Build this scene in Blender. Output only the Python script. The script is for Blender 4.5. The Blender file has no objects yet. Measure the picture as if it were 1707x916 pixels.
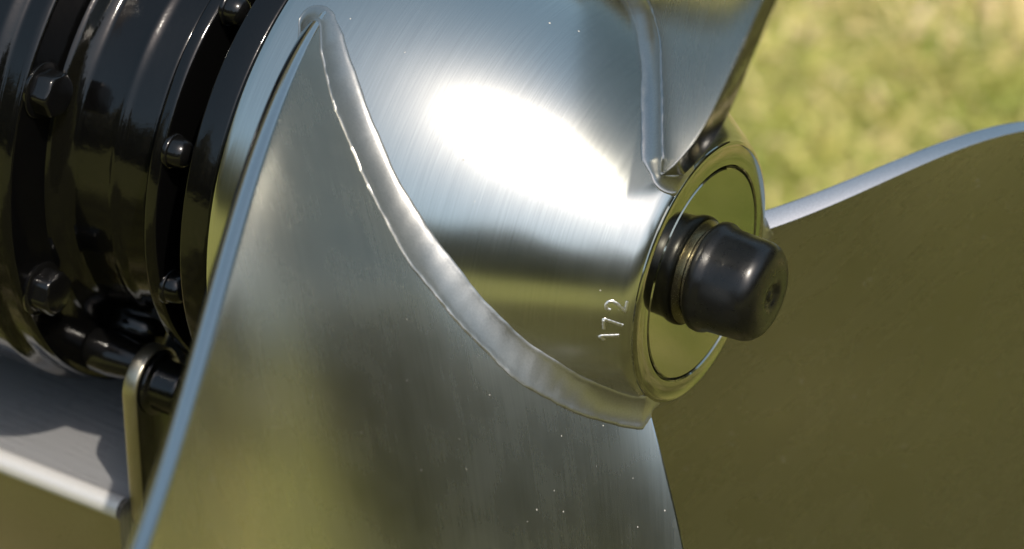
import bpy, bmesh, math, random
import numpy as np
from mathutils import Vector

# ---------------------------------------------------------------- camera, sky, sun, exposure
PX = 0.00013                      # modelling unit in metres
AXIS_H = 0.42                     # height of the propeller shaft above the ground
PITCH = math.radians(34)          # camera looks down by this much
ORIGIN = Vector((0, 0, AXIS_H))   # centre of the hub's aft face
scene = bpy.context.scene
COL = scene.collection

cam_data = bpy.data.cameras.new('camera')
cam = bpy.data.objects.new('camera', cam_data)
COL.objects.link(cam)
cam.location = ORIGIN + Vector((-318.5, -5099.25, 3438.04)) * PX
cam.rotation_euler = (math.pi / 2 - PITCH, 0, 0)
cam_data.sensor_width = 36
cam_data.lens = 36 * 6150 / 1707
cam_data.clip_start = 0.02
cam_data.clip_end = 500
cam_data.dof.use_dof = True
cam_data.dof.focus_distance = 6080 * PX
cam_data.dof.aperture_fstop = 13
scene.camera = cam

SUN_DIR = Vector((0.26, -0.46, 0.85)).normalized()      # towards the sun
world = bpy.data.worlds.new('World')
scene.world = world
world.use_nodes = True
wn = world.node_tree.nodes
sky = wn.new('ShaderNodeTexSky')
sky.sky_type = 'NISHITA'
sky.sun_disc = False
sky.sun_elevation = math.asin(SUN_DIR.z)
sky.sun_rotation = math.atan2(SUN_DIR.x, SUN_DIR.y)
sky.dust_density = 2.5
bg = wn['Background']
bg.inputs['Strength'].default_value = 0.15
haze_mix = wn.new('ShaderNodeHueSaturation')       # thin high haze pales the blue all over the sky
haze_mix.inputs['Hue'].default_value = 0.475
haze_mix.inputs['Saturation'].default_value = 0.85
world.node_tree.links.new(sky.outputs[0], haze_mix.inputs['Color'])
world.node_tree.links.new(haze_mix.outputs[0], bg.inputs['Color'])
sun_data = bpy.data.lights.new('sun', 'SUN')
sun_data.energy = 2.8
sun_data.angle = math.radians(0.53)
sun_data.color = (1.0, 0.92, 0.79)
sun = bpy.data.objects.new('sun', sun_data)
COL.objects.link(sun)
sun.rotation_euler = SUN_DIR.to_track_quat('Z', 'Y').to_euler()
sun.location = (-1, 0, 3)
scene.view_settings.view_transform = 'Standard'
scene.view_settings.look = 'None'
scene.view_settings.exposure = 0.3
scene.view_settings.gamma = 1.0

# ---------------------------------------------------------------- frame of the propeller shaft
# A = along the shaft, aft; N, U = two directions across it
A = np.array([0.854636, -0.519225, -0.001613])
N = np.array([-0.406530, -0.671068, 0.620001])
U = np.array([0.323002, 0.529219, 0.784600])
B = np.array([0.5192, 0.8546, 0.0])       # level, across the shaft, away from the viewer
Z = np.array([0.0, 0.0, 1.0])


def cyl(s, r, deg):
    """point at s along the shaft, radius r, angle deg, relative to ORIGIN (metres)"""
    f = np.radians(deg)
    s, r, f = np.broadcast_arrays(np.asarray(s, float), np.asarray(r, float), f)
    return (A * s[..., None] + (np.cos(f)[..., None] * N + np.sin(f)[..., None] * U) * r[..., None]) * PX


def unit(v):
    return v / np.maximum(np.linalg.norm(v, axis=-1, keepdims=True), 1e-12)


rng = np.random.default_rng(7)
random.seed(7)


# ---------------------------------------------------------------- object helpers
def thing(name, label, cat, loc, group=None):
    o = bpy.data.objects.new(name, None)
    o.empty_display_size = 0.02
    COL.objects.link(o)
    o.location = loc
    tag(o, label, cat, group)
    return o


def tag(o, label=None, cat=None, group=None, kind=None):
    if label: o['label'] = label
    if cat: o['category'] = cat
    if group: o['group'] = group
    if kind: o['kind'] = kind
    return o


def mesh_obj(name, verts, faces, mat, parent=None, smooth=True, angle=40, loc=None):
    me = bpy.data.meshes.new(name)
    me.from_pydata([tuple(map(float, v)) for v in verts], [], [tuple(map(int, f)) for f in faces])
    bm = bmesh.new(); bm.from_mesh(me)
    bmesh.ops.remove_doubles(bm, verts=bm.verts, dist=2e-7)
    bmesh.ops.recalc_face_normals(bm, faces=bm.faces)
    bm.to_mesh(me); bm.free()
    if smooth:
        me.shade_smooth()
        if angle: me.set_sharp_from_angle(angle=math.radians(angle))
    me.materials.append(mat)
    o = bpy.data.objects.new(name, me)
    COL.objects.link(o)
    if parent: o.parent = parent
    if loc is not None: o.location = loc
    return o


def grid_faces(nu, nv, close_u=False, close_v=False, base=0):
    f = []
    for i in range(nu if close_u else nu - 1):
        for j in range(nv if close_v else nv - 1):
            a = i * nv + j; b = ((i + 1) % nu) * nv + j
            c = ((i + 1) % nu) * nv + (j + 1) % nv; d = i * nv + (j + 1) % nv
            f.append((base + a, base + b, base + c, base + d))
    return f


def smooth_profile(pts, bev=3.0, n=4):
    """round every corner of a profile by bev"""
    out = [pts[0]]
    P = [np.array(p, float) for p in pts]
    for i in range(1, len(P) - 1):
        a, b, c = P[i - 1], P[i], P[i + 1]
        da, dc = a - b, c - b
        la, lc = np.linalg.norm(da), np.linalg.norm(dc)
        k = min(bev, la * .45, lc * .45)
        p0, p1 = b + da / la * k, b + dc / lc * k
        for t in np.linspace(0, 1, n):
            out.append(tuple((1 - t) ** 2 * p0 + 2 * t * (1 - t) * b + t * t * p1))
    out.append(pts[-1])
    return out


def lathe(name, prof, mat, parent, seg=160, centre=(0, 0), angle=40, wob=0.0):
    """surface of revolution about the shaft; prof = [(s, r)]; centre = offset (across B, up Z) of the axis"""
    prof = [p for p in prof]
    ang = np.linspace(0, 360, seg, endpoint=False)
    V = np.zeros((len(prof), seg, 3))
    for i, (s, r) in enumerate(prof):
        rr = max(r, 0.0)
        w = wob * (np.sin(np.radians(ang * 5 + s * 3)) + np.sin(np.radians(ang * 11 + s * 7)) * .6)
        V[i] = cyl(s, rr + w * (rr > 1), ang)
    V = V.reshape(-1, 3) + (B * centre[0] + Z * centre[1]) * PX
    return mesh_obj(name, V, grid_faces(len(prof), seg, close_v=True), mat, parent, angle=angle)


# ---------------------------------------------------------------- materials
def new_mat(name):
    m = bpy.data.materials.new(name)
    m.use_nodes = True
    nt = m.node_tree
    return m, nt, nt.nodes, nt.links, nt.nodes['Principled BSDF']


def ramp(nodes, links, src, stops):
    r = nodes.new('ShaderNodeValToRGB')
    els = r.color_ramp.elements
    while len(els) < len(stops): els.new(0.5)
    for e, (p, c) in zip(els, stops):
        e.position = p
        e.color = c if len(c) == 4 else (*c, 1)
    links.new(src, r.inputs[0])
    return r.outputs[0]


def math_node(nodes, links, op, a, b=None, c=None):
    n = nodes.new('ShaderNodeMath'); n.operation = op
    for i, v in enumerate((a, b, c)):
        if v is None: continue
        if isinstance(v, (int, float)): n.inputs[i].default_value = v
        else: links.new(v, n.inputs[i])
    return n.outputs[0]


def steel(name, base=(0.59, 0.60, 0.56), rough=0.2, rvar=0.06, grain_dir=None, grain_scale=9000.0,
          bump=0.15, specks=True, cloud=0.05, wave=0.0):
    """polished or brushed stainless: fine grain lines, cloudy polish, scattered dust specks"""
    m, nt, nodes, links, bsdf = new_mat(name)
    tc = nodes.new('ShaderNodeTexCoord')
    obj = tc.outputs['Object']
    bsdf.inputs['Metallic'].default_value = 1.0
    # cloudy polish
    n1 = nodes.new('ShaderNodeTexNoise'); n1.inputs['Scale'].default_value = 70; n1.inputs['Detail'].default_value = 5
    links.new(obj, n1.inputs['Vector'])
    # brushed grain: noise squeezed along one direction
    if grain_dir is not None:
        dot = nodes.new('ShaderNodeVectorMath'); dot.operation = 'DOT_PRODUCT'
        links.new(obj, dot.inputs[0]); dot.inputs[1].default_value = tuple(grain_dir)
        sc = nodes.new('ShaderNodeVectorMath'); sc.operation = 'SCALE'
        links.new(obj, sc.inputs[0]); sc.inputs['Scale'].default_value = 55.0
        add = nodes.new('ShaderNodeVectorMath'); add.operation = 'ADD'
        comb = nodes.new('ShaderNodeCombineXYZ')
        links.new(math_node(nodes, links, 'MULTIPLY', dot.outputs['Value'], grain_scale), comb.inputs[0])
        links.new(sc.outputs[0], add.inputs[0]); links.new(comb.outputs[0], add.inputs[1])
        n2 = nodes.new('ShaderNodeTexNoise'); n2.inputs['Scale'].default_value = 1.0; n2.inputs['Detail'].default_value = 3
        links.new(add.outputs[0], n2.inputs['Vector'])
    else:
        n2 = nodes.new('ShaderNodeTexNoise'); n2.inputs['Scale'].default_value = 2500; n2.inputs['Detail'].default_value = 2
        links.new(obj, n2.inputs['Vector'])
    r = math_node(nodes, links, 'MULTIPLY_ADD', n1.outputs['Fac'], cloud * 2, rough - cloud)
    r = math_node(nodes, links, 'MULTIPLY_ADD', n2.outputs['Fac'], rvar * 2, math_node(nodes, links, 'SUBTRACT', r, rvar))
    col = ramp(nodes, links, n2.outputs['Fac'], [(0.3, tuple(v * .93 for v in base)), (0.7, tuple(min(1, v * 1.05) for v in base))])
    met = 1.0
    if specks:
        vo = nodes.new('ShaderNodeTexVoronoi'); vo.inputs['Scale'].default_value = 330
        links.new(obj, vo.inputs['Vector'])
        n3 = nodes.new('ShaderNodeTexNoise'); n3.inputs['Scale'].default_value = 180
        links.new(obj, n3.inputs['Vector'])
        lim = math_node(nodes, links, 'MULTIPLY_ADD', n3.outputs['Fac'], 0.34, -0.152)
        sp = math_node(nodes, links, 'LESS_THAN', vo.outputs['Distance'], lim)
        mx = nodes.new('ShaderNodeMix'); mx.data_type = 'RGBA'
        links.new(sp, mx.inputs['Factor']); links.new(col, mx.inputs['A']); mx.inputs['B'].default_value = (0.5, 0.48, 0.43, 1)
        col = mx.outputs['Result']
        links.new(math_node(nodes, links, 'SUBTRACT', 1.0, sp), bsdf.inputs['Metallic'])
    links.new(col, bsdf.inputs['Base Color'])
    links.new(r, bsdf.inputs['Roughness'])
    bp = nodes.new('ShaderNodeBump'); bp.inputs['Strength'].default_value = bump; bp.inputs['Distance'].default_value = 0.00004
    links.new(n2.outputs['Fac'], bp.inputs['Height'])
    if wave:                                             # slight hand-finished unevenness of the surface
        nw = nodes.new('ShaderNodeTexNoise'); nw.inputs['Scale'].default_value = 45; nw.inputs['Detail'].default_value = 2
        links.new(obj, nw.inputs['Vector'])
        bw = nodes.new('ShaderNodeBump'); bw.inputs['Strength'].default_value = wave; bw.inputs['Distance'].default_value = 0.0006
        links.new(nw.outputs['Fac'], bw.inputs['Height']); links.new(bw.outputs['Normal'], bp.inputs['Normal'])
    links.new(bp.outputs['Normal'], bsdf.inputs['Normal'])
    return m


def gloss_paint(name, base, rough, bump=0.25):
    m, nt, nodes, links, bsdf = new_mat(name)
    tc = nodes.new('ShaderNodeTexCoord')
    n = nodes.new('ShaderNodeTexNoise'); n.inputs['Scale'].default_value = 160; n.inputs['Detail'].default_value = 4
    links.new(tc.outputs['Object'], n.inputs['Vector'])
    n2 = nodes.new('ShaderNodeTexNoise'); n2.inputs['Scale'].default_value = 900; n2.inputs['Detail'].default_value = 3
    links.new(tc.outputs['Object'], n2.inputs['Vector'])
    bsdf.inputs['Base Color'].default_value = (*base, 1)
    links.new(math_node(nodes, links, 'MULTIPLY_ADD', n2.outputs['Fac'], 0.12, rough - 0.06), bsdf.inputs['Roughness'])
    bp = nodes.new('ShaderNodeBump'); bp.inputs['Strength'].default_value = bump; bp.inputs['Distance'].default_value = 0.0006
    links.new(n.outputs['Fac'], bp.inputs['Height'])
    links.new(bp.outputs['Normal'], bsdf.inputs['Normal'])
    return m


M = {}
M['hub'] = steel('hub_steel', rough=0.20, rvar=0.02, grain_dir=A, grain_scale=5000, bump=0.02, cloud=0.04, wave=0.10)
M['face'] = steel('turned_end_steel', base=(0.44, 0.44, 0.37), rough=0.08, rvar=0.02, bump=0.02, cloud=0.02, specks=False)
M['blade'] = steel('blade_steel', base=(0.52, 0.515, 0.465), rough=0.27, rvar=0.018, grain_dir=N, grain_scale=2500, bump=0.012, cloud=0.06, wave=0.10)
M['edge'] = steel('edge_steel', base=(0.56, 0.56, 0.55), rough=0.12, rvar=0.03, bump=0.05, cloud=0.04, specks=False)
M['weld'] = steel('weld_steel', base=(0.44, 0.44, 0.42), rough=0.36, rvar=0.05, bump=0.25, cloud=0.10, specks=False)
M['stamp'] = steel('stamped_steel', base=(0.80, 0.79, 0.75), rough=0.3, rvar=0.05, bump=0.1, specks=False)
M['plate'] = steel('sheet_metal', base=(0.33, 0.33, 0.34), rough=0.28, rvar=0.03, grain_dir=B, grain_scale=1500, bump=0.05, specks=False)
M['plate'].node_tree.nodes['Principled BSDF'].inputs['Metallic'].default_value = 0.35
M['rim'] = steel('rim_glint', base=(0.72, 0.71, 0.70), rough=0.42, rvar=0.04, bump=0.1, specks=False)
M['rim'].node_tree.nodes['Principled BSDF'].inputs['Metallic'].default_value = 0.25  # pale and barely metallic: the edge glint is put into the colour
M['plate_side'] = steel('sheet_side', base=(0.55, 0.53, 0.47), rough=0.3, rvar=0.03, bump=0.05, specks=False)
M['bracket'] = steel('bracket_steel', base=(0.48, 0.45, 0.37), rough=0.40, rvar=0.08, bump=0.3, specks=False)
M['black'] = gloss_paint('black_gloss_paint', (0.0025, 0.0025, 0.0025), 0.11, 0.2)
M['black_bolt'] = gloss_paint('black_painted_bolt', (0.004, 0.004, 0.004), 0.17, 0.15)
M['rubber'] = gloss_paint('black_rubber', (0.004, 0.004, 0.004), 0.29, 0.08)
M['brass'] = steel('washer_steel', base=(0.75, 0.70, 0.60), rough=0.25, bump=0.05, specks=False)


# ---------------------------------------------------------------- setting: ground and grass
def ground_material():
    m, nt, nodes, links, bsdf = new_mat('turf_ground')
    tc = nodes.new('ShaderNodeTexCoord')
    n = nodes.new('ShaderNodeTexNoise'); n.inputs['Scale'].default_value = 9; n.inputs['Detail'].default_value = 8
    n.inputs['Roughness'].default_value = 0.65
    links.new(tc.outputs['Object'], n.inputs['Vector'])
    c = ramp(nodes, links, n.outputs['Fac'], [(0.30, (0.14, 0.18, 0.035)), (0.48, (0.27, 0.27, 0.075)), (0.68, (0.40, 0.34, 0.14))])
    # ground darkens to brown earth in a wide patch on the near side
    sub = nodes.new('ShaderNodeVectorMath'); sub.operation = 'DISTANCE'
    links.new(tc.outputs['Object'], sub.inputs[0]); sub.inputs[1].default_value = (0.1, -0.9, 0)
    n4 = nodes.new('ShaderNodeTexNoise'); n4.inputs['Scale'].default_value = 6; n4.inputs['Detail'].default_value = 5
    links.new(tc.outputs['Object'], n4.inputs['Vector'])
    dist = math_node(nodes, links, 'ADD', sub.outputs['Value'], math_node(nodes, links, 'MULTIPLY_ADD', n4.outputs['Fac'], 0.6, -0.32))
    near_patch = ramp(nodes, links, math_node(nodes, links, 'MULTIPLY_ADD', dist, 6.0, -6.7), [(0.0, (1, 1, 1)), (1.0, (0, 0, 0))])
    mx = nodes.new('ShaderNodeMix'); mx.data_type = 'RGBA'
    links.new(near_patch, mx.inputs['Factor']); links.new(c, mx.inputs['A']); n5 = nodes.new('ShaderNodeTexNoise'); n5.inputs['Scale'].default_value = 14; n5.inputs['Detail'].default_value = 6
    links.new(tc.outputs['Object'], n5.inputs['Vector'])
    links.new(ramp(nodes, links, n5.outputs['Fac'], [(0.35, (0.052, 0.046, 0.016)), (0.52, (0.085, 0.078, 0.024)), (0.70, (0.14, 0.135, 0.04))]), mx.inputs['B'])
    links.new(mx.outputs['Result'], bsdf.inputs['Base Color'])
    bsdf.inputs['Roughness'].default_value = 0.95
    bsdf.inputs['Specular IOR Level'].default_value = 0.1
    bp = nodes.new('ShaderNodeBump'); bp.inputs['Strength'].default_value = 0.6; bp.inputs['Distance'].default_value = 0.02
    n2 = nodes.new('ShaderNodeTexNoise'); n2.inputs['Scale'].default_value = 120; n2.inputs['Detail'].default_value = 6
    links.new(tc.outputs['Object'], n2.inputs['Vector'])
    links.new(n2.outputs['Fac'], bp.inputs['Height']); links.new(bp.outputs['Normal'], bsdf.inputs['Normal'])
    return m


def build_ground():
    n = 41
    xs = np.linspace(-1, 1, n)
    xs = np.sign(xs) * (np.abs(xs) ** 3) * 60
    V = []
    for y in xs:
        for x in xs:
            near = max(0, 1 - (abs(x) + abs(y)) / 8)
            V.append((x, y, 0.006 * math.sin(x * 5.1 + y * 2.3) * near - 0.01))
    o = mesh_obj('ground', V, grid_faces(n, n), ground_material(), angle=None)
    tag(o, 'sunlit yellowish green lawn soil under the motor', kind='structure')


def grass_material():
    m, nt, nodes, links, bsdf = new_mat('grass_blades')
    at = nodes.new('ShaderNodeAttribute'); at.attribute_name = 'tone'
    c = ramp(nodes, links, at.outputs['Fac'], [(0.0, (0.26, 0.34, 0.06)), (0.35, (0.60, 0.58, 0.16)), (0.62, (0.86, 0.70, 0.36)), (1.0, (0.93, 0.76, 0.56))])
    links.new(c, bsdf.inputs['Base Color'])
    bsdf.inputs['Roughness'].default_value = 0.6
    tr = nodes.new('ShaderNodeBsdfTranslucent'); links.new(c, tr.inputs['Color'])
    mix = nodes.new('ShaderNodeMixShader'); mix.inputs[0].default_value = 0.3
    out = nodes['Material Output']
    links.new(bsdf.outputs[0], mix.inputs[1]); links.new(tr.outputs[0], mix.inputs[2]); links.new(mix.outputs[0], out.inputs['Surface'])
    return m


def build_grass():
    n = 110000
    x = rng.uniform(-0.75, 1.25, n); y = rng.uniform(-0.15, 1.5, n)
    patch = np.sin(x * 9 + 2 * np.sin(y * 7)) + np.sin(y * 13 + 1.7 * np.sin(x * 11)) + 0.8 * np.sin(x * 31 + y * 23)
    tone = np.clip(0.50 + 0.11 * patch + rng.normal(0, 0.18, n), 0, 1)
    tone = np.clip(tone - 0.30 * np.exp(-((x - 0.62) / .35) ** 2 - ((y - 0.32) / .25) ** 2), 0, 1)
    near_patch = np.hypot(x - 0.1, y + 0.9) + 0.05 * np.sin(x * 21 + 3 * np.sin(y * 9)) + rng.normal(0, .04, n)  # distance from the dark ground patch; grass thins inside it
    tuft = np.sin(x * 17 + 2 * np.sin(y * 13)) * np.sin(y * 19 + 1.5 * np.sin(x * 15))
    keep = (near_patch > 1.2) | (rng.uniform(0, 1, n) < np.clip(0.12 + 0.5 * (tuft - 0.35), 0.03, 0.45))
    x, y, tone = x[keep], y[keep], tone[keep]; n = len(x)
    h = rng.uniform(0.012, 0.036, n); wd = rng.uniform(0.0012, 0.0026, n)
    az = rng.uniform(0, 2 * np.pi, n); lean = rng.uniform(0.8, 3.0, n); la = rng.uniform(0, 2 * np.pi, n)
    side = np.stack([np.cos(az), np.sin(az), np.zeros(n)], 1) * wd[:, None]
    tip = np.stack([np.cos(la) * lean, np.sin(la) * lean, np.ones(n)], 1); tip = tip / np.linalg.norm(tip, axis=1)[:, None] * h[:, None]
    root = np.stack([x, y, np.full(n, -0.012)], 1)
    mid = root + tip * 0.5 + np.array([0, 0, 1]) * (h * .12)[:, None]
    V = np.stack([root - side, root + side, mid + side * .8, mid - side * .8, root + tip], 1).reshape(-1, 3)
    idx = np.arange(n) * 5
    me = bpy.data.meshes.new('grass')
    quads = np.stack([idx, idx + 1, idx + 2, idx + 3], 1); tris = np.stack([idx + 3, idx + 2, idx + 4], 1)
    me.from_pydata(V.tolist(), [], quads.tolist() + tris.tolist())
    at = me.attributes.new('tone', 'FLOAT', 'POINT')
    at.data.foreach_set('value', np.repeat(tone, 5).astype(np.float32))
    me.materials.append(grass_material())
    o = bpy.data.objects.new('grass', me); COL.objects.link(o)
    tag(o, 'short yellowish green and straw coloured lawn grass behind the propeller', 'grass', kind='stuff')


def build_trees():
    """the wood round the lawn, out of frame: its dark belt shows only in the polished steel"""
    m, nt, nodes, links, bsdf = new_mat('tree_foliage')
    tc = nodes.new('ShaderNodeTexCoord')
    n = nodes.new('ShaderNodeTexNoise'); n.inputs['Scale'].default_value = 1.3; n.inputs['Detail'].default_value = 8
    links.new(tc.outputs['Object'], n.inputs['Vector'])
    links.new(ramp(nodes, links, n.outputs['Fac'], [(0.35, (0.055, 0.056, 0.030)), (0.65, (0.17, 0.155, 0.085))]), bsdf.inputs['Base Color'])
    bsdf.inputs['Roughness'].default_value = 0.9
    bm = bmesh.new()
    bmesh.ops.create_icosphere(bm, subdivisions=3, radius=1.0)
    bv = np.array([v.co[:] for v in bm.verts]); bf = np.array([[v.index for v in f.verts] for f in bm.faces]); bm.free()
    V, F, base = [], [], 0
    for k in range(110):
        a = 2 * math.pi * (k + rng.uniform(-.3, .3)) / 110
        d = rng.uniform(30, 40)
        hgt = rng.uniform(5.2, 8.0)
        p = bv * (1 + 0.22 * rng.normal(0, 1, len(bv)))[:, None]
        p = p * np.array([3.0, 3.0, hgt]) + np.array([math.cos(a) * d, math.sin(a) * d, hgt * 0.9])
        V.append(p); F.append(bf + base); base += len(bv)
    o = mesh_obj('tree_line', np.concatenate(V), np.concatenate(F), m, angle=None)
    tag(o, 'dark green belt of trees round the lawn, seen only mirrored in the steel', 'trees', kind='stuff')


build_ground()
build_grass()
build_trees()


# ---------------------------------------------------------------- propeller
HUB_LEN = 674.0


def hub_r(s):
    t = np.clip(-np.asarray(s, float), -40, 720)
    return 227 + 0.75 * t - 0.00056 * t * t


ROOT_F = np.array([29, 26, 15.5, 5, -7, -20, -30, -45, -59, -74, -88.])
ROOT_S = np.array([-640, -622, -553, -478, -392, -308, -240, -168, -108, -64, -27.])
ROOT_P = np.polyfit(ROOT_F, ROOT_S, 5)
LE_RP = np.array([347.147, -1387.712, 1967.845, -1207.502, 384.108, 895.634, 470.582])
LE_FP = np.array([59.682, -284.206, 539.947, -549.254, 355.031, -169.404, 23.798])
LE_SP = np.array([-203.141, 454.812, -349.856, 107.580, 508.612, -607.797])


def te_curve(r):
    x = (r - 235) / 1000
    return -86.9 - 53 * x + 83.6 * x ** 2 - 21.4 * x ** 3, -24.9 + 673 * x - 399.5 * x ** 2 + 189.2 * x ** 3


class Blade:
    def __init__(self, rot, tip=1280.0, full=0.0, t=38.0, belly=120.0, span=1.25):
        self.rot, self.tip, self.full, self.t, self.belly, self.span = rot, tip, full, t, belly, span

    def mid(self, c, w):
        c, w = np.broadcast_arrays(np.asarray(c, float), np.asarray(w, float))
        f0 = LE_FP[-1] - (88 + LE_FP[-1]) * c
        s0 = np.polyval(ROOT_P, f0)
        r0 = hub_r(s0) - 6
        le_r, le_f, le_s = (np.polyval(q, w * self.span) for q in (LE_RP, LE_FP, LE_SP))
        le_f0, le_s0, le_r0 = LE_FP[-1], LE_SP[-1], LE_RP[-1]
        r11 = hub_r(np.polyval(ROOT_P, -88.0)) - 6
        rt = r11 + (self.tip - r11) * w
        ft, st = te_curve(rt); fo, so = te_curve(r11)
        f = f0 + (le_f - le_f0 + self.full * w) * (1 - c) + (ft - fo) * c
        s = s0 + (le_s - le_s0) * (1 - c) + (st - so) * c
        r = r0 + (le_r - le_r0) * (1 - c) + (rt - r11) * c
        r = r + self.belly * 4 * c * (1 - c) * w
        return cyl(s, r, f + self.rot)

    def normal(self, c, w):
        e = 1e-3
        dc = self.mid(np.clip(c + e, 0, 1), w) - self.mid(np.clip(c - e, 0, 1), w)
        dw = self.mid(c, np.clip(w + e, 0, 1)) - self.mid(c, np.clip(w - e, 0, 1))
        n = unit(np.cross(dc, dw))
        sgn = np.sign((n @ A))                         # the aft (pressure) face is the positive side
        return n * np.where(sgn == 0, 1, sgn)[..., None]

    def chord_dir(self, c, w):
        e = 1e-3
        return unit(self.mid(np.clip(c + e, 0, 1), w) - self.mid(np.clip(c - e, 0, 1), w))

    def build(self, parent):
        nw, nc = 56, 60
        ws = np.linspace(0, 1, nw) ** 1.35
        cs = np.linspace(0, 1, nc)
        loops = []
        h = self.t / 2 * PX
        for w in ws:
            hh = h * (1 - 0.12 * w)
            p = self.mid(cs, w); n = self.normal(cs, np.full(nc, w)); d = self.chord_dir(cs, np.full(nc, w))
            loop = []
            hk = hh * (0.97 - (0.02 + 0.6 * w) * cs ** 2)
            for k in range(nc): loop.append(p[k] + n[k] * hk[k])
            for a in (np.pi * (0.5 - 0.5 * np.cos(np.linspace(0, math.pi, 11))))[1:-1]:      # trailing edge: squared off, corners eased
                ca, sa = math.cos(a), math.sin(a)
                ex = 0.16
                loop.append(p[-1] + n[-1] * hk[-1] * math.copysign(abs(ca) ** ex, ca) + d[-1] * hh * 0.22 * abs(sa) ** ex)
            for k in range(nc - 1, -1, -1): loop.append(p[k] - n[k] * hk[k])
            for a in np.linspace(0, math.pi, 11)[1:-1]:      # leading edge: rounded
                ca, sa = math.cos(a), math.sin(a)
                loop.append(p[0] - n[0] * hh * ca - d[0] * hh * 0.9 * sa)
            loops.append(loop)
        m = len(loops[0])
        # tip cap
        V = np.array(loops)
        out = unit(V[-1] - V[-2]).mean(0)
        ctr = V[-1].mean(0)
        mid_line = self.mid(np.concatenate([cs, np.ones(9), cs[::-1], np.zeros(9)]), 1.0)
        cap = mid_line + (V[-1] - mid_line) * 0.35 + unit(V[-1] - V[-2]) * h * .6
        V = np.concatenate([V, cap[None]], 0)
        F = grid_faces(nw + 1, m, close_v=True)
        last = nw * m
        for k in range(nc - 1):                              # close the tip between the two sides
            a, b = last + k, last + k + 1
            c2, d2 = last + (2 * nc + 9 - 2 - k), last + (2 * nc + 9 - 1 - k)
            F.append((a, b, c2, d2))
        o = mesh_obj('blade', V.reshape(-1, 3), F, M['blade'], parent, angle=38)
        o.data.materials.append(M['edge'])
        for p, f in zip(o.data.polygons, F):                 # the rounded rims are polished finer than the faces
            j = [k % m for k in f]
            if len(o.data.polygons) == len(F) and all(nc - 1 <= k <= nc + 9 or k >= 2 * nc + 8 or k == 0 for k in j): p.material_index = 1
        self.weld(o)
        return o

    def weld(self, parent):
        """fillet bead that runs down one side of the root, round the trailing edge and up the other"""
        leg = 25.0
        n = 170
        path = [('a', c) for c in np.linspace(0.0, 1, n)] + [('t', a) for a in np.linspace(0, math.pi, 15)[1:-1]] + \
               [('f', c) for c in np.linspace(1, 0.0, n)] + [('l', a) for a in np.linspace(0, math.pi, 15)[1:-1]]
        ph = rng.uniform(0, 6.28, 8)
        rows = []
        TS = [(0, -2.5), (0.0, 0.6), (0.03, 1.4), (0.07, 1.5), (0.12, .8), (0.22, .3), (0.36, .1), (0.5, 0), (0.64, .1), (0.78, .3), (0.88, .8), (0.93, 1.5), (0.97, 1.4), (1.0, 0.6), (1.0, -2.5)]
        nb = len(TS)
        run = 0.0; prev = None
        for i, (kind, v) in enumerate(path):
            c = {'a': v, 'f': v, 't': 1.0, 'l': 0.0}[kind]
            ca = np.array([c])
            at = self.mid(np.array([c]), np.array([0.02]))[0]
            if prev is not None: run += np.linalg.norm(at - prev) / PX + (3.0 if kind in 'tl' else 0.0)
            prev = at
            q = run / 5.0
            j1 = 1 + 0.06 * math.sin(q * .10 + ph[0]) + 0.035 * math.sin(q * .26 + ph[1]) + 0.012 * math.sin(q * .8 + ph[2])
            j2 = 1 + 0.06 * math.sin(q * .11 + ph[3]) + 0.035 * math.sin(q * .23 + ph[4]) + 0.012 * math.sin(q * .9 + ph[5])
            k_end = 0.5 if kind == 't' else (0.62 if kind == 'l' else 1.0)
            if kind in 'af': k_end = 1 - 0.5 * np.clip((c - 0.965) / 0.035, 0, 1) - 0.38 * np.clip((0.03 - c) / 0.03, 0, 1)
            j1, j2 = j1 * k_end + rng.normal(0, .004), j2 * k_end + rng.normal(0, .004)
            w_leg = leg * 1.12 * j2 / 1100.0
            ps = self.mid(np.array([c, c]), np.array([0.006, 0.006 + w_leg]))
            nn = self.normal(np.array([c, c]), np.array([0.01, 0.01 + w_leg]))
            dd = self.chord_dir(np.array([c, c]), np.array([0.01, 0.01 + w_leg]))
            if kind == 'a': lat = nn
            elif kind == 'f': lat = -nn
            elif kind == 't': lat = nn * math.cos(v) + dd * math.sin(v)
            else: lat = -nn * math.cos(v) - dd * math.sin(v)
            hub_pt = ps[0]
            rad = hub_pt - (hub_pt @ A) * A
            # lay the toe on the hub surface
            toe = hub_pt + lat[0] * (self.t / 2 + leg * j1) * PX
            def on_hub(P, lift):
                s = (P @ A) / PX
                s = min(max(s, -HUB_LEN + 4), -4)
                r = P - (P @ A) * A
                return A * s * PX + unit(r) * (float(hub_r(s)) + lift) * PX
            H = on_hub(toe, 0.0)
            top = ps[1] + lat[1] * (self.t / 2) * PX
            if kind == 't': top = ps[1] + (nn[1] * math.cos(v) + dd[1] * math.sin(v) * 0.2) * (self.t / 2) * PX
            K = on_hub(hub_pt + lat[0] * (self.t / 2) * PX, 0)
            Bv = top
            row = []
            for t, lift in TS:
                flat = H * (1 - t) + Bv * t
                conc = (1 - t) ** 2 * H + 2 * t * (1 - t) * K + t * t * Bv
                P = flat * 0.62 + conc * 0.38
                rip = 0.10 * math.sin(q * 0.12 + ph[6] + 3 * t)
                # the bead stands slightly proud of both surfaces along its toes
                up = unit(unit(rad) * (1 - t) + lat[1] * t)
                row.append(P + up * (lift + rip + (rng.normal(0, .25) if lift > .9 else 0)) * PX)
            rows.append(row)
        V = np.array(rows).reshape(-1, 3)
        return mesh_obj('weld_bead', V, grid_faces(len(rows), nb, close_u=True), M['weld'], parent, angle=60)


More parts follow.
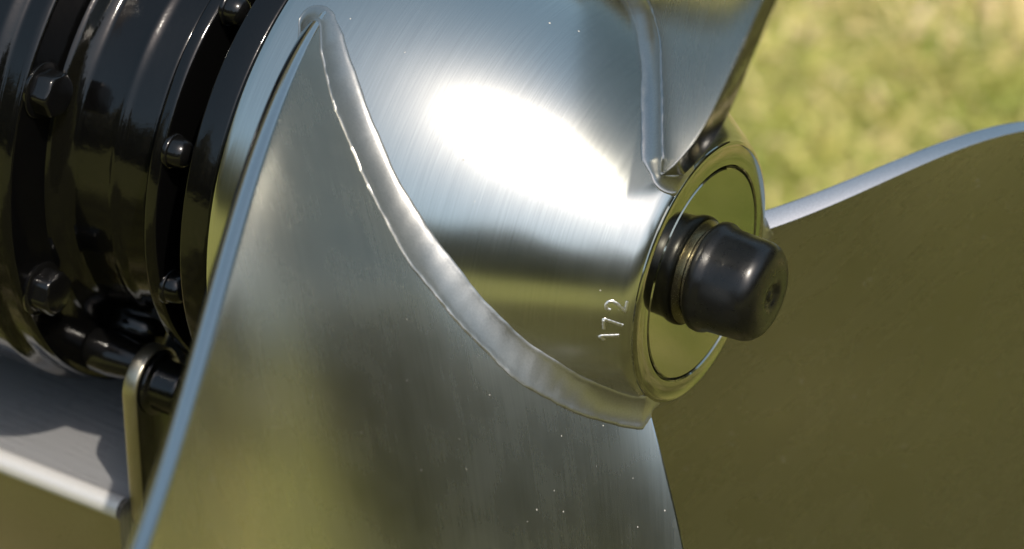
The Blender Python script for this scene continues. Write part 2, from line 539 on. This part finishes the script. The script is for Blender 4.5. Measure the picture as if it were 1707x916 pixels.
def build_propeller():
    root = thing('propeller', 'polished stainless steel three bladed propeller with wide tapering hub', 'propeller', ORIGIN)
    prof = [(-2.5, 187.5), (0.0, 189.5)]
    prof += [(0.0, 196), (-0.5, 212)]
    for a in np.linspace(0, 1, 6):
        prof.append((-1.0 - 6 * a ** 2, 216 + 12.5 * math.sin(a * math.pi / 2)))
    for s in np.linspace(-12, -HUB_LEN + 4, 60): prof.append((s, float(hub_r(s))))
    prof += [(-HUB_LEN + 1.2, float(hub_r(-HUB_LEN)) - 1), (-HUB_LEN, float(hub_r(-HUB_LEN)) - 4), (-HUB_LEN, 300), (-HUB_LEN + 60, 280), (-120, 150), (-30, 150), (-30, 187.5), (-2.5, 187.5)]
    hub = lathe('hub', prof, M['hub'], root, seg=220, angle=30)
    hub.data.materials.append(M['face'])
    # the turned end ring is mirror-finished
    for p in hub.data.polygons:
        c = np.array(p.center)
        s = c @ A / PX
        r = np.linalg.norm(c - (c @ A) * A) / PX
        if s > -7.5 and r < 229: p.material_index = 1
    plate = lathe('end_plate', [(-40, 30), (-40, 183), (-2.5, 183.5), (-0.5, 181.5), (-0.5, 30)], M['face'], root, seg=160, angle=30)
    for rot, tip, span in ((0, 1300, 1.25), (120, 1300, 1.25), (240, 1180, 1.08)):
        Blade(rot, tip, 0, span=span).build(root)
    # stamped number, read along the circumference: 1 7 2
    glyphs = {
        '1': [[(0.12, 0.72), (0.42, 1.0), (0.42, 0.0)]],
        '7': [[(0.05, 0.93), (0.72, 1.0), (0.28, 0.0)]],
        '2': [[(0.05, 0.74), (0.14, 0.95), (0.38, 1.02), (0.60, 0.92), (0.64, 0.72), (0.48, 0.45), (0.06, 0.02), (0.74, 0.0)]],
    }
    for ch, f0, s0 in (('1', -38.2, -22), ('7', -33.0, -18), ('2', -25.4, -17)):
        V, F = [], []
        for stroke in glyphs[ch]:
            pts = []
            for (a, b), (c, d) in zip(stroke[:-1], stroke[1:]):
                k = max(2, int(math.hypot(c - a, d - b) * 14))
                for t in np.linspace(0, 1, k, endpoint=False): pts.append((a + (c - a) * t, b + (d - b) * t))
            pts.append(stroke[-1])
            P = []
            for gx, gy in pts:
                s = s0 - gy * 27 ; deg = f0 + math.degrees(gx * 27 / float(hub_r(s)))
                P.append(cyl(s, float(hub_r(s)), deg))
            P = np.array(P)
            T = unit(np.gradient(P, axis=0))
            for i in range(len(P)):
                rad = unit(P[i] - (P[i] @ A) * A)
                L = unit(np.cross(T[i], rad))
                wv = 2.5 * PX
                hgt = 1.5 + 0.4 * math.sin(i * 1.9)
                V += [P[i] - L * wv * 1.25 - rad * 0.5 * PX, P[i] - L * wv * .5 + rad * hgt * PX, P[i] + L * wv * .5 + rad * hgt * PX, P[i] + L * wv * 1.25 - rad * 0.5 * PX]
            base = len(V) - 4 * len(P)
            F += grid_faces(len(P), 4, base=base)
        d = mesh_obj('stamped_digit', V, F, M['stamp'], hub, angle=None)
        d['label'] = 'stamped digit ' + ch + ' on the hub'
    return root


prop = build_propeller()


# ---------------------------------------------------------------- rubber cap over the shaft nut
def build_cap():
    root = thing('shaft_cap', 'black rubber cap over the shaft nut at the centre of the hub', 'cap', ORIGIN)
    body = [(9, 70), (9, 89), (10.5, 94), (14, 97), (20, 98), (27, 97), (34, 93.5), (41, 91.5), (60, 90.5), (84, 89.5), (102, 88), (113, 83.5), (121, 76), (126.5, 66), (129.5, 53), (130.5, 36), (130.5, 25), (127, 20.5), (124.5, 15), (124.5, 9), (127.5, 6.5), (128, 0)]
    body = [(s_, r_ * 0.975) for s_, r_ in body]
    lathe('body', body, M['rubber'], root, seg=96, angle=60, wob=0.25)
    lathe('washer', [(0, 40), (0.4, 80), (7, 86), (9.8, 91), (10.3, 90), (10.3, 60)], M['brass'], root, seg=96)


build_cap()


# ---------------------------------------------------------------- black gearcase
def hex_bolt(name, s0, s1, rad, centre_r, deg, mat, parent, twist=0.0, dome=False, n=6):
    f = math.radians(deg)
    c = (math.cos(f) * N + math.sin(f) * U) * centre_r
    e1 = math.cos(f) * N + math.sin(f) * U
    e2 = np.cross(A, e1)
    H = s1 - s0
    if dome:
        prof = [(0, 1.12), (0.10, 1.15), (0.18, 1.12), (0.22, 1.0), (0.5, 0.97), (0.75, 0.82), (0.92, 0.52), (1.0, 0.0)]
        seg = 28
    else:
        prof = [(0, 1.22), (0.12, 1.24), (0.16, 1.20), (0.18, 1.0), (0.84, 1.0), (0.93, 0.96), (0.985, 0.86), (1.0, 0.76), (1.0, 0.0)]
        seg = 48
    V = []
    for h, k in prof:
        for j in range(seg):
            a = 2 * math.pi * j / seg + twist
            rr = rad * k
            if not dome and h > 0.17 and k > 0.9:
                m = ((a - twist) % (math.pi / 3)) - math.pi / 6
                hexr = rad * math.cos(math.pi / 6) / math.cos(m) * 1.06
                rr = min(hexr, rad) * (k if k < 1 else 1)
            V.append((c + e1 * math.cos(a) * rr + e2 * math.sin(a) * rr + A * (s0 + H * h)) * PX)
    return mesh_obj(name, V, grid_faces(len(prof), seg, close_v=True), mat, parent, angle=50)


def build_gearcase():
    root = thing('gearcase', 'glossy black painted gearcase with stepped round housing in front of the propeller', 'gearcase', ORIGIN)
    fl = smooth_profile([(-1200, 300), (-1046, 300), (-1046, 520), (-1058, 524), (-1090, 524), (-1100, 534), (-1112, 541), (-1750, 548), (-1750, 300)], 9, 6)
    lathe('housing', fl, M['black'], root, seg=200, wob=0.35)
    br = smooth_profile([(-760, 200), (-812, 200), (-812, 428), (-838, 430), (-846, 374), (-858, 366), (-866, 366), (-872, 374), (-922, 380), (-934, 386), (-944, 386), (-1012, 392), (-1026, 404), (-1040, 424), (-1050, 428)], 7, 5)
    lathe('barrel', br, M['black'], root, seg=200, wob=0.7)
    lathe('seal_ring', smooth_profile([(-684, 240), (-684, 452), (-690, 459), (-738, 461), (-741, 458), (-741, 240)], 2.5, 3), M['black'], root, seg=180)
    lathe('shaft_collar', [(-680, 200), (-680, 235), (-815, 235)], M['black'], root, seg=60)
    for k in range(8):
        hex_bolt('flange_bolt', -1048, -1006, 40, 474, -8 - 47 * k if k < 3 else -8 - 45 * k, M['black_bolt'], root, twist=0.35 + 0.5 * (k % 3))
    for k in range(10):
        hex_bolt('dome_bolt', -814, -772, 27, 405, 24 - 37 * k if k < 3 else 24 - 36 * k, M['black_bolt'], root, dome=True)
    # lug, spacer and bolt that carry the bracket
    lathe('grease_boss', smooth_profile([(-1046, 0.1), (-1046, 52), (-1010, 50), (-975, 40), (-955, 26), (-948, 0.1)], 10, 5), M['black'], root, seg=40, centre=(-240, -330))
    lathe('bracket_lug', smooth_profile([(-1047, 0.1), (-1047, 40), (-1000, 40), (-931, 30), (-931, 0.1)], 5, 4), M['black_bolt'], root, seg=40, centre=(-322, -340))
    # bracket plate: rounded top round the bolt, straight sides, hangs down
    prof = []
    for a in np.linspace(0, math.pi, 25): prof.append((-335 - 66 * math.cos(a), -355 + 66 * math.sin(a)))
    prof += [(-269, -600)]
    for a in np.linspace(0, math.pi / 2, 7): prof.append((-299 + 30 * math.cos(a), -620 - 30 * math.sin(a)))
    for a in np.linspace(math.pi / 2, math.pi, 7): prof.append((-371 + 30 * math.cos(a), -620 - 30 * math.sin(a)))
    ctr = np.array([-335, -480])
    rows = []
    for s, k in ((-930, 3), (-928, 0.8), (-925, 0), (-905, 0), (-902, 0.8), (-900, 3)):
        rows.append([(B * (b - np.sign(b - ctr[0]) * k) + Z * (z - np.sign(z - ctr[1]) * k) + A * s) * PX for b, z in prof])
    m = len(prof)
    V = np.array(rows).reshape(-1, 3)
    F = grid_faces(len(rows), m, close_v=True) + [tuple(range(m)), tuple((len(rows) - 1) * m + k for k in range(m))]
    bk = mesh_obj('bracket', V, F, M['bracket'], root, angle=45)
    bk.data.materials.append(M['black_bolt'])  # black on the flat faces stands in for the dark blade they mirror
    for p in bk.data.polygons:
        if len(p.vertices) > 4: p.material_index = 1
    lathe('bracket_bolt', smooth_profile([(-899, 0.1), (-899, 58), (-890, 58), (-887, 47), (-840, 46), (-830, 38), (-828, 0.1)], 5, 4), M['black_bolt'], root, seg=48, centre=(-335, -355))
    return root


build_gearcase()


# ---------------------------------------------------------------- polished sheet metal body under the gearcase
def build_body():
    prof = [(700, -600), (300, -600), (0, -600), (-90, -601), (-150, -604), (-200, -609), (-250, -617), (-290, -627), (-320, -638), (-338, -647)]
    for a in np.linspace(58, -4, 12):
        prof.append((-340 - 24 * math.cos(math.radians(a)), -671 + 24 * math.sin(math.radians(a)) + 3))
    prof += [(-366, -720), (-362, -1050), (-340, -1080), (700, -1080)]
    ends = [(-946, 1.0), (-1300, 1.0), (-1800, 1.0)]
    V = []
    for s, k in ends:
        for b, z in prof: V.append((B * (b - 47) + Z * (z + 45) + A * s) * PX)
    m = len(prof)
    F = grid_faces(3, m, close_v=True) + [tuple(range(m)), tuple(2 * m + k for k in range(m))]
    root = thing('motor_skid', 'grey sheet metal body with pale rim added for the edge glint under the black gearcase', 'motor body', ORIGIN)
    o = mesh_obj('shell', V, F, M['plate'], root, angle=40)
    o.data.materials.append(M['plate_side'])
    for p in o.data.polygons:
        c = np.array(p.center) / PX
        if c[2] < -630 and c @ B < -395: p.material_index = 1
    # rim tube added along the edge, its pale colour standing in for sun glint
    R0 = []
    for s in np.linspace(-1800, -946, 30):
        R0.append([(B * (-400 - 21 * math.cos(a)) + Z * (-611 + 21 * math.sin(a)) + A * s) * PX for a in np.linspace(0, 2 * math.pi, 24, endpoint=False)])
    mesh_obj('rim', np.array(R0).reshape(-1, 3), grid_faces(30, 24, close_v=True), M['rim'], root, angle=None)


build_body()
